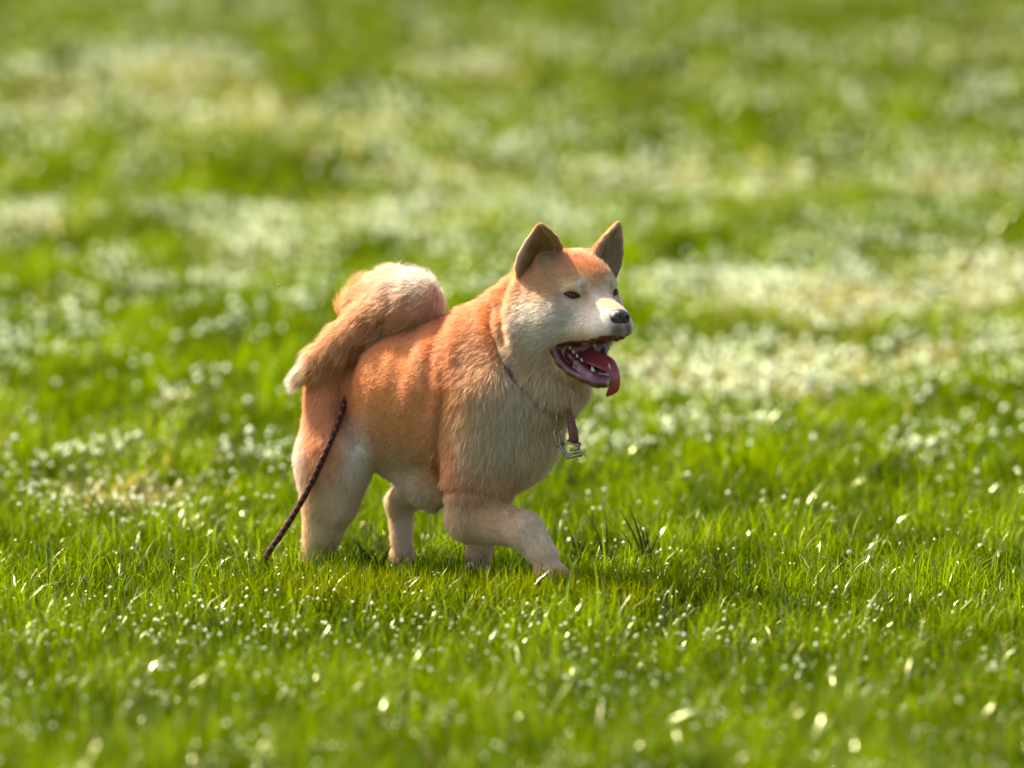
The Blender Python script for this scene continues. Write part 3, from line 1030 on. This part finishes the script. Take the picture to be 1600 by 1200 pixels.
for s in (-1, 1):
    nrm = norm(hv(.72, s * .62, .10))
    c0 = EYEC[s]
    upv = norm(hv(0, 0, 1) - (hv(0, 0, 1) @ nrm) * nrm)
    rt = np.cross(upv, nrm)             # points along the eye slit
    out = rt if (rt @ hv(0, s, 0)) > 0 else -rt
    slit = norm(out + .16 * upv)        # outer corner raised
    up2 = norm(upv - (upv @ slit) * slit)
    Rm = np.stack([slit, up2, nrm], 1)
    cc = c0 - nrm * .0045
    v_, f_ = add_sphere(cc, (.0105, .0105, .0105))
    e = put('eye', mesh_np('eye', v_, f_, m_eye), dog)
    v_, f_ = add_sphere(cc + nrm * .0080 + up2 * .0003, (.0040, .0040, .0028), R=Rm)
    put('pupil', mesh_np('pupil', v_, f_, m_pupil), e)
    # lids: two almond flaps over the ball
    for sgn, hh, nm in ((1, .0054, 'eyelid'), (-1, .0050, 'eyelid')):
        pts, rows = [], []
        n_ = 15
        for i in range(n_):
            u = -1 + 2 * i / (n_ - 1)
            arch = (1 - abs(u) ** 2.2)
            xx = u * .0225
            ze = .0085 * math.sqrt(max(0, 1 - u ** 2)) - .0005
            pts.append(cc + slit * xx + up2 * sgn * hh * arch * (1.0 if sgn > 0 else .8) + nrm * (.0030 + ze * .75))
        rad = [.0012 + .0017 * (1 - abs(-1 + 2 * i / (n_ - 1)) ** 2) for i in range(n_)]
        v_, f_ = tube(pts, rad, 8)
        put(nm, mesh_np(nm, v_, f_, m_lid), e)

# ---- nose
m_nose = simple_mat('nose_leather', (.045, .019, .015), .26, 0, .6, .3, 900, bump=.5)
nx, ny, nz = NOSE
NP = [ell((nx - .006, 0, nz + .002), (.020, .0260, .0180), .01), ell((nx - .004, 0, nz - .010), (.015, .014, .014), .01)]
for s in (-1, 1):
    NP.append(ell((nx - .003, s * .0155, nz - .004), (.014, .0125, .012), .006))
for s in (-1, 1):
    NP.append(cone((nx + .017, s * .0120, nz - .002), (nx + .002, s * .0105, nz), .0050, .0035, .004, op='s'))
    NP.append(cone((nx + .007, s * .021, nz - .007), (nx + .002, s * .030, nz - .004), .0026, .0020, .003, op='s'))
NP.append(cone((nx + .012, 0, nz + .000), (nx + .010, 0, nz - .02), .0012, .0012, .003, op='s'))
v_, f_ = mesh_field(NP, (nx - .035, -.035, nz - .035), (nx + .03, .035, nz + .03), .0011)
v_ = relax(v_, f_, 1, .5)
put('nose', mesh_np('nose', HOL + v_ @ HR.T, f_, m_nose), dog)

# ---- tongue
m_tong = simple_mat('tongue', (.34, .050, .055), .33, 0, .6, .15, 90, sss=.25, bump=.35)
TP = [((880, 543), .0, .024, .006), ((898, 550), .0, .028, .006), ((916, 557), .003, .030, .006), ((933, 564), .008, .029, .006), ((948, 571), .016, .025, .0055),
      ((959, 583), .024, .016, .004), ((962, 594), .027, .0135, .0034), ((961, 602), .027, .0135, .003), ((958, 609), .025, .0145, .0028), ((953, 615), .022, .011, .0025), ((948, 619), .019, .003, .0015)]
cp = np.array([H(*q[0], q[1]) for q in TP]); ww = np.array([q[2] for q in TP]); tt = np.array([q[3] for q in TP])
t0_ = np.linspace(0, len(TP) - 1, 40)
def crsp(arr, t_):
    arr = np.asarray(arr, float)
    if arr.ndim == 1: arr = arr[:, None]
    i = np.clip(np.floor(t_).astype(int), 0, len(arr) - 2); f = (t_ - i)[:, None]
    g = lambda k: arr[np.clip(k, 0, len(arr) - 1)]
    p0, p1, p2, p3 = g(i - 1), g(i), g(i + 1), g(i + 2)
    return .5 * ((2 * p1) + (-p0 + p2) * f + (2 * p0 - 5 * p1 + 4 * p2 - p3) * f ** 2 + (-p0 + 3 * p1 - 3 * p2 + p3) * f ** 3)
cp, ww, tt = crsp(cp, t0_), crsp(ww, t0_)[:, 0], crsp(tt, t0_)[:, 0]
T_ = norm(np.gradient(cp, axis=0))
latA, latB = hv(-.10, 1, .38), hv(.35, .90, .10)       # the hanging part twists sideways
vs, fs, sg = [], [], 20
for i in range(40):
    f_t = sstep(18, 32, np.array(float(i)))
    lat = latA * (1 - f_t) + latB * f_t
    lat = norm(lat - (lat @ T_[i]) * T_[i]); up = np.cross(T_[i], lat)
    if i < 10 and up[2] < 0: pass
    for j in range(sg):
        a_ = 2 * math.pi * j / sg
        x_ = math.cos(a_); y_ = math.sin(a_)
        groove = -.0035 * math.exp(-(x_ / .35) ** 2) * (1 if y_ * np.sign(up[2] + 1e-6) > 0 else 0)
        vs.append(cp[i] + lat * ww[i] * x_ + up * (tt[i] * y_) + np.array([0, 0, 1]) * (groove + .004 * x_ * x_ * (1 - f_t)))
for i in range(39):
    for j in range(sg):
        a_, b_ = i * sg + j, i * sg + (j + 1) % sg
        fs.append([a_, b_, b_ + sg, a_ + sg])
tongue = put('tongue', mesh_np('tongue', np.array(vs), np.array(fs), m_tong), dog)

# ---- teeth
m_tooth = simple_mat('tooth', (.60, .50, .29), .3, noise=.12, nscale=200)
def tooth(base, tip, r0, r1, flat=1.0):
    base, tip = np.array(base), np.array(tip)
    ax = tip - base
    pts = [base + ax * s_ for s_ in (0, .35, .7, .92, 1.0)]
    rad = [r0, r0 * .95, r0 * .62 + r1 * .3, r1, r1 * .3]
    v_, f_ = tube(pts, rad, 8)
    return mesh_np('tooth', v_, f_, m_tooth)
jd = norm(H(915, 545, 0) - H(925, 575, 0))           # up from the jaw
rowR = [(887, 540, -.036, .0055, .006), (892, 547, -.036, .0062, .007), (897, 554, -.034, .0062, .008), (903, 560, -.032, .005, .007), (910, 566, -.029, .0042, .006)]
for px, py, hy, r0, hgt in rowR:
    b0 = H(px, py, hy)
    put('tooth', tooth(b0 + jd * .001, b0 + jd * (hgt + .006), r0 * .72, r0 * .34), dog)
    hq_ = Hh(px, py, hy) * np.array([1, -1, 1]); b0 = hd(*hq_)
    put('tooth', tooth(b0 + jd * .001, b0 + jd * (hgt + .006), r0 * .72, r0 * .34), dog)
for px, py, hy, r0, hgt in ((928, 584, -.020, .0042, .0155), (955, 582, .020, .0042, .020)):
    b0 = H(px, py, hy)
    put('tooth', tooth(b0 + jd * .002, b0 + jd * (hgt + .006) + hv(.002, 0, 0), r0 * 1.15, .0013), dog)
for k in range(6):
    u = (k - 2.5) / 2.5
    b0 = H(943 + u * 9, 590 - .0 - 1.5 * abs(u), u * .0125)
    put('tooth', tooth(b0 + jd * .002, b0 + jd * .0120, .0026, .0016), dog)
#DOG_END
# ------------------------------------------------------------------ leash and collar
def tinted_mat(name, rough=.7, spec=.3, metal=0.0):
    m, N, K = new_mat(name)
    o = N.new('ShaderNodeOutputMaterial'); b = N.new('ShaderNodeBsdfPrincipled')
    a = N.new('ShaderNodeAttribute'); a.attribute_name = 'tint'
    b.inputs['Roughness'].default_value = rough; b.inputs['Specular IOR Level'].default_value = spec
    b.inputs['Metallic'].default_value = metal
    K.new(a.outputs['Color'], b.inputs['Base Color']); K.new(b.outputs[0], o.inputs['Surface'])
    return m
def lw(q):
    return l2w(np.atleast_2d(q))[0]
def near_snap(px, py, out=0.0):
    """point on the coat seen in the photo direction (px, py), in the dog's frame"""
    d_ = ray(px, py); d_ = d_ / np.linalg.norm(d_)
    t_ = 13.3
    for _ in range(90):
        q = w2l(CAMO + d_ * t_)
        f_ = field(P_[:NFUR], q[None])[0]
        if f_ < .0008: break
        t_ += max(f_ * .85, .0005)
        if t_ > 15.5: break
    return w2l(CAMO + d_ * (t_ - out))

m_metal = simple_mat('chain_metal', (.34, .27, .19), .32, 1.0, .5, .3, 200)
m_brown = simple_mat('collar_leather', (.07, .022, .014), .45, 0, .5, .3, 150, bump=.3)
collar = put('collar', None)
loopn = [near_snap(px, py, .0) for px, py in ((790, 575), (800, 592), (815, 608), (830, 622), (845, 634), (858, 643), (868, 648))]
loopf = [q * np.array([1, -1, 1]) for q in loopn[::-1]]
topn = [np.array([.175, -.10, .60]), np.array([.150, 0, .640]), np.array([.175, .10, .60])]
front = [(loopn[-1] + loopf[0]) / 2 + np.array([.035, 0, -.012])]
loop = np.array(loopn + front + loopf + topn[::-1])
ccen = loop.mean(0)
lp_ = crsp(np.concatenate([loop[-1:], loop, loop[:2]]), np.linspace(1, len(loop) + 1, 120)[:-1])
lp_ = np.array([q - norm(q - ccen) * .003 for q in lp_])
base = lw(front[0])
collar.location = base
tag(collar, 'brown leather collar sunk in the neck fur, with steel chain links below the throat', 'dog collar')
def local_mesh(name, v_, f_, mat, root):
    return put(name, mesh_np(name, v_ - np.array(root.location), f_, mat), root)
v_, f_ = tube(l2w(lp_), .0036, 8, closed=True)
local_mesh('neck_strap', v_, f_, m_brown, collar)
YC = -.055
def PW(px, py, y=YC):
    return lw(L(px, py, y))
def link(p0, p1, wid, tilt, wire=.0034):
    """an oval chain link between two world points; tilt turns it about its length"""
    p0, p1 = np.array(p0), np.array(p1)
    ax = norm(p1 - p0); Ln = np.linalg.norm(p1 - p0)
    view = norm(CAMO - (p0 + p1) / 2)
    sd_ = norm(np.cross(ax, view)); nv = np.cross(sd_, ax)
    w_ = sd_ * math.cos(tilt) + nv * math.sin(tilt)
    pts = []
    hw = wid / 2 - wire
    for k in range(28):
        a_ = 2 * math.pi * k / 28
        x_ = math.cos(a_) * hw
        yy = math.sin(a_) * hw + (1 if math.sin(a_) > 0 else -1) * (Ln / 2 - hw - wire)
        pts.append((p0 + p1) / 2 + w_ * x_ + ax * yy)
    v_, f_ = tube(pts, wire, 8, closed=True)
    local_mesh('chain_link', v_, f_, m_metal, collar)
S6 = lambda x, y, dy=0: PW(780 + x / 6, 560 + y / 6, YC + dy)
link(S6(548, 515), S6(550, 705), .016, .9)
link(S6(530, 665, -.004), S6(556, 835, -.004), .018, .15)
link(S6(585, 660, .004), S6(612, 815, .004), .016, 1.2)
link(S6(572, 785), S6(640, 945), .016, .9)
link(S6(615, 925, -.003), S6(785, 880, -.003), .016, .5)
link(S6(728, 800, .003), S6(765, 925, .003), .014, 1.1)
link(S6(638, 770), S6(768, 815), .016, .7)
v_, f_ = tube([S6(665, 858), S6(700, 852), S6(742, 850), S6(748, 815)], [.003, .0042, .0045, .003], 10)
local_mesh('swivel', v_, f_, m_metal, collar)
# leather tab
tp = crsp(np.array([S6(648, 470, .01), S6(668, 560, .006), S6(684, 640, .003), S6(698, 720), S6(702, 790)]), np.linspace(0, 4, 24))
tr = np.interp(np.linspace(0, 1, 24), [0, .25, .6, .9, 1], [.004, .0085, .0125, .0125, .008])
v_, f_ = tube(tp, tr, 14)
tab = local_mesh('leather_tab', v_, f_, simple_mat('dark_leather', (.13, .028, .012), .55, 0, .5, .3, 120, bump=.3), collar)
v_, f_ = tube([tp[8] + (tp[9] - tp[8]) * k / 3 for k in range(4)], tr[8] * 1.12, 14)
put('stitched_band', mesh_np('stitched_band', v_ - np.array(collar.location), f_, m_brown), tab)

# braided leash
vis = [(549, 603), (541, 622), (532, 648), (520, 680), (506, 712), (491, 745), (473, 780), (452, 815), (430, 848), (410, 878), (397, 900)]
dep = [-.150, -.158, -.165, -.168, -.170, -.172, -.178, -.185, -.192, -.20, -.205]
pts = [L(px, py, dd) for (px, py), dd in zip(vis, dep)]
for k_ in range(6):
    pts[k_] = near_snap(*vis[k_], (-.032, -.020, .002, .006, .008, .010)[k_])
over = []
for px, py in ((600, 500), (575, 522), (558, 550), (550, 580)):
    over.append(near_snap(px, py, -.036))
top_ = np.array([over[0][0] + .03, 0.02, .635])
far_ = [np.array([.20, .085, .60]), np.array([.12, .14, .58]), np.array([.02, .155, .56]), np.array([-.08, .13, .60])]
end = [pts[-1] + np.array([-.05, -.02, -.022]), pts[-1] + np.array([-.14, .0, -.035]), pts[-1] + np.array([-.24, .05, -.03])]
path = np.array(far_ + [top_] + over + pts + end)
lpth = crsp(path, np.linspace(0, len(path) - 1, 420))
seglen = np.concatenate([[0], np.cumsum(np.linalg.norm(np.diff(lpth, axis=0), axis=1))])
u_ = np.linspace(0, seglen[-1], 700)
lpth = np.stack([np.interp(u_, seglen, lpth[:, k]) for k in range(3)], 1)
W_ = l2w(lpth)
W_[:, 2] = np.maximum(W_[:, 2], ground_z(W_[:, 0], W_[:, 1]) + .008)
sg = 14
v_, f_ = tube(W_, .0076, sg)
ang = np.tile(np.arange(sg) * 2 * math.pi / sg, len(W_)); uu = np.repeat(u_, sg)
b1 = np.sin(ang * 2 + uu * 2 * math.pi / .022); b2 = np.sin(ang * 2 - uu * 2 * math.pi / .022)
cenr = np.repeat(W_, sg, axis=0)
v_ = cenr + (v_ - cenr) * (1 + .10 * np.maximum(b1, b2))[:, None]
fleck = ((b1 > .75) & (b2 < .2)) | (rng.random(len(v_)) < .02)
colr = np.where(fleck[:, None], np.array([.42, .07, .015]), np.array([.035, .014, .010]))
leash = put('leash', mesh_np('leash', v_ - W_[-1], f_, tinted_mat('braided_cord', .65), True, colr))
leash.location = W_[-1]
tag(leash, 'dark braided leash with red flecks trailing past the hind leg into the grass', 'leash')

# ------------------------------------------------------------------ small things
fly = put('fly', None); fly.location = PW(436, 446, -.2)
tag(fly, 'tiny dark insect flying in the air left of the dog tail', 'fly')
v_, f_ = add_sphere((0, 0, 0), (.0042, .0022, .0022), 10, 8)
put('body', mesh_np('fly_body', v_, f_, simple_mat('fly_black', (.012, .010, .008), .4)), fly)
m_wing = simple_mat('fly_wing', (.55, .55, .5), .3)
for s in (-1, 1):
    v_, f_ = add_sphere((-.002, s * .003, .002), (.0035, .0018, .0003), 8, 6)
    put('wing', mesh_np('wing', v_, f_, m_wing), fly)
sp_ = near_snap(851, 474, .006)
v_, f_ = add_sphere((0, 0, 0), (.0030, .0018, .0016), 10, 8)
v2, f2 = add_sphere((.0036, 0, .0014), (.0018, .001, .001), 8, 6)
v_, f_ = join([(v_, f_), (v2, f2)])
husk = put('seed_husk', mesh_np('seed_husk', v_, f_, simple_mat('husk', (.20, .06, .03), .6)))
husk.location = lw(sp_)
tag(husk, 'tiny reddish seed husk caught in the white fur of the dog cheek', 'seed husk')

# dark sedge tufts
m_sedge = leaf_mat('sedge_blade', .35, .06, .25)
def ground_at(px, py):
    d_ = ray(px, py); t_ = -CAMO[2] / d_[2]
    w = CAMO + d_ * t_
    return w
def tuft(px, py, spec, label, seed):
    g = ground_at(px, py)
    r = random.Random(seed)
    root = put('grass_tuft', None); root.location = (g[0], g[1], ground_z(np.array([g[0]]), np.array([g[1]]))[0])
    tag(root, label, 'grass tuft', 'dark sedge tufts among the lawn')
    for dx, bx, h, wd in spec:
        n_ = 9
        V_ = []; 
        lean = (dx) ; dy_ = r.uniform(-.03, .03)
        for k in range(n_):
            t_ = k / (n_ - 1)
            x_ = bx + lean * t_ ** 1.6; z_ = 1.12 * h * (t_ - .08 * t_ * t_); y_ = dy_ * t_ + r.uniform(-.002, .002) * 0
            w_ = wd * .75 * (1 - t_ ** 2.5) + .0002
            V_ += [[x_ - w_, y_, z_], [x_, y_ + w_ * .5, z_ - .0005], [x_ + w_, y_, z_]]
        F_ = []
        for k in range(n_ - 1):
            a_ = 3 * k
            F_ += [[a_, a_ + 1, a_ + 4, a_ + 3], [a_ + 1, a_ + 2, a_ + 5, a_ + 4]]
        V_ = np.array(V_); c_ = np.ones((len(V_), 1)) * np.array([.012, .020, .003]) * r.uniform(.7, 1.2)
        put('blade', mesh_np('blade', V_, np.array(F_), m_sedge, True, c_), root)
tuft(1006, 893, [(-.070, .0, .165, .0055), (-.045, .004, .172, .0055), (-.03, .012, .14, .005), (-.02, .02, .12, .005), (.012, .0, .11, .004), (.03, .01, .10, .005), (-.06, -.01, .12, .004)],
     'tallest dark sedge tuft, farthest to the right of the lifted paw', 5)
tuft(948, 893, [(-.050, -.002, .150, .0045), (-.004, .002, .155, .0035), (.03, .006, .10, .004), (-.03, 0, .09, .005), (.01, -.012, .08, .005)],
     'thin dark sedge tuft between the lifted front paw and the larger sedge tuft', 6)
tuft(905, 897, [(-.03, 0, .12, .005), (-.01, .006, .10, .006), (.02, .0, .09, .005), (.04, .01, .07, .004)],
     'short dark sedge tuft just right of the lifted front paw', 7)
tuft(590, 903, [(-.075, 0, .11, .005), (-.05, -.01, .09, .005), (.035, .005, .09, .005), (.02, .0, .07, .004), (-.03, .01, .075, .005)],
     'dark bent sedge tuft between the two hind legs of the dog', 8)
tuft(565, 905, [(-.03, 0, .085, .004), (-.015, .006, .10, .005), (.02, -.004, .07, .005)],
     'low dark sedge tuft close beside the trailing hind leg', 9)

# white clover heads that can be told apart, near the plane of focus
m_petal = simple_mat('clover_petal', (.80, .80, .70), .5, noise=.06)
m_stem = simple_mat('clover_stem', (.10, .16, .03), .5, noise=.2)
ico = []
def clover(px, py, h, r_, label):
    g = ground_at(px, py + h * 620)
    root = put('white_clover', None); gz = ground_z(np.array([g[0]]), np.array([g[1]]))[0]
    root.location = (g[0], g[1], gz)
    tag(root, label, 'clover flower', 'white clover flowers in the grass')
    v_, f_ = tube([(0, 0, 0), (.002, 0, h * .5), (0, 0, h)], .0011, 6)
    put('stem', mesh_np('stem', v_, f_, m_stem), root)
    lst = []
    rr = random.Random(int(px))
    for k in range(26):
        z = 1 - 1.6 * (k + .5) / 26; a_ = k * 2.39996
        q = math.sqrt(max(0, 1 - z * z))
        d_ = np.array([q * math.cos(a_), q * math.sin(a_), z])
        lst.append(tube([d_ * r_ * .25, d_ * r_ * .7, d_ * r_ * rr.uniform(.95, 1.15)], [r_ * .10, r_ * .20, r_ * .06], 5))
    v_, f_ = join(lst)
    put('flower_head', mesh_np('flower_head', v_ + np.array([0, 0, h]), f_, m_petal), root)
clover(735, 884, .055, .0105, 'white clover flower directly below the bent front leg')
clover(812, 824, .115, .0060, 'small pale clover bud on a tall stem in front of the bent wrist')
clover(847, 826, .110, .0070, 'small pale clover bud overlapping the outer edge of the lifted paw')
clover(800, 890, .045, .0060, 'low white clover flower right of the one below the bent front leg')
clover(1027, 862, .09, .0050, 'pale clover bud to the right of the dark sedge tuft')
clover(252, 1030, .03, .007, 'white clover flower low in the grass at the lower left')
clover(1327, 860, .07, .007, 'white clover flower far right level with the dog paws')
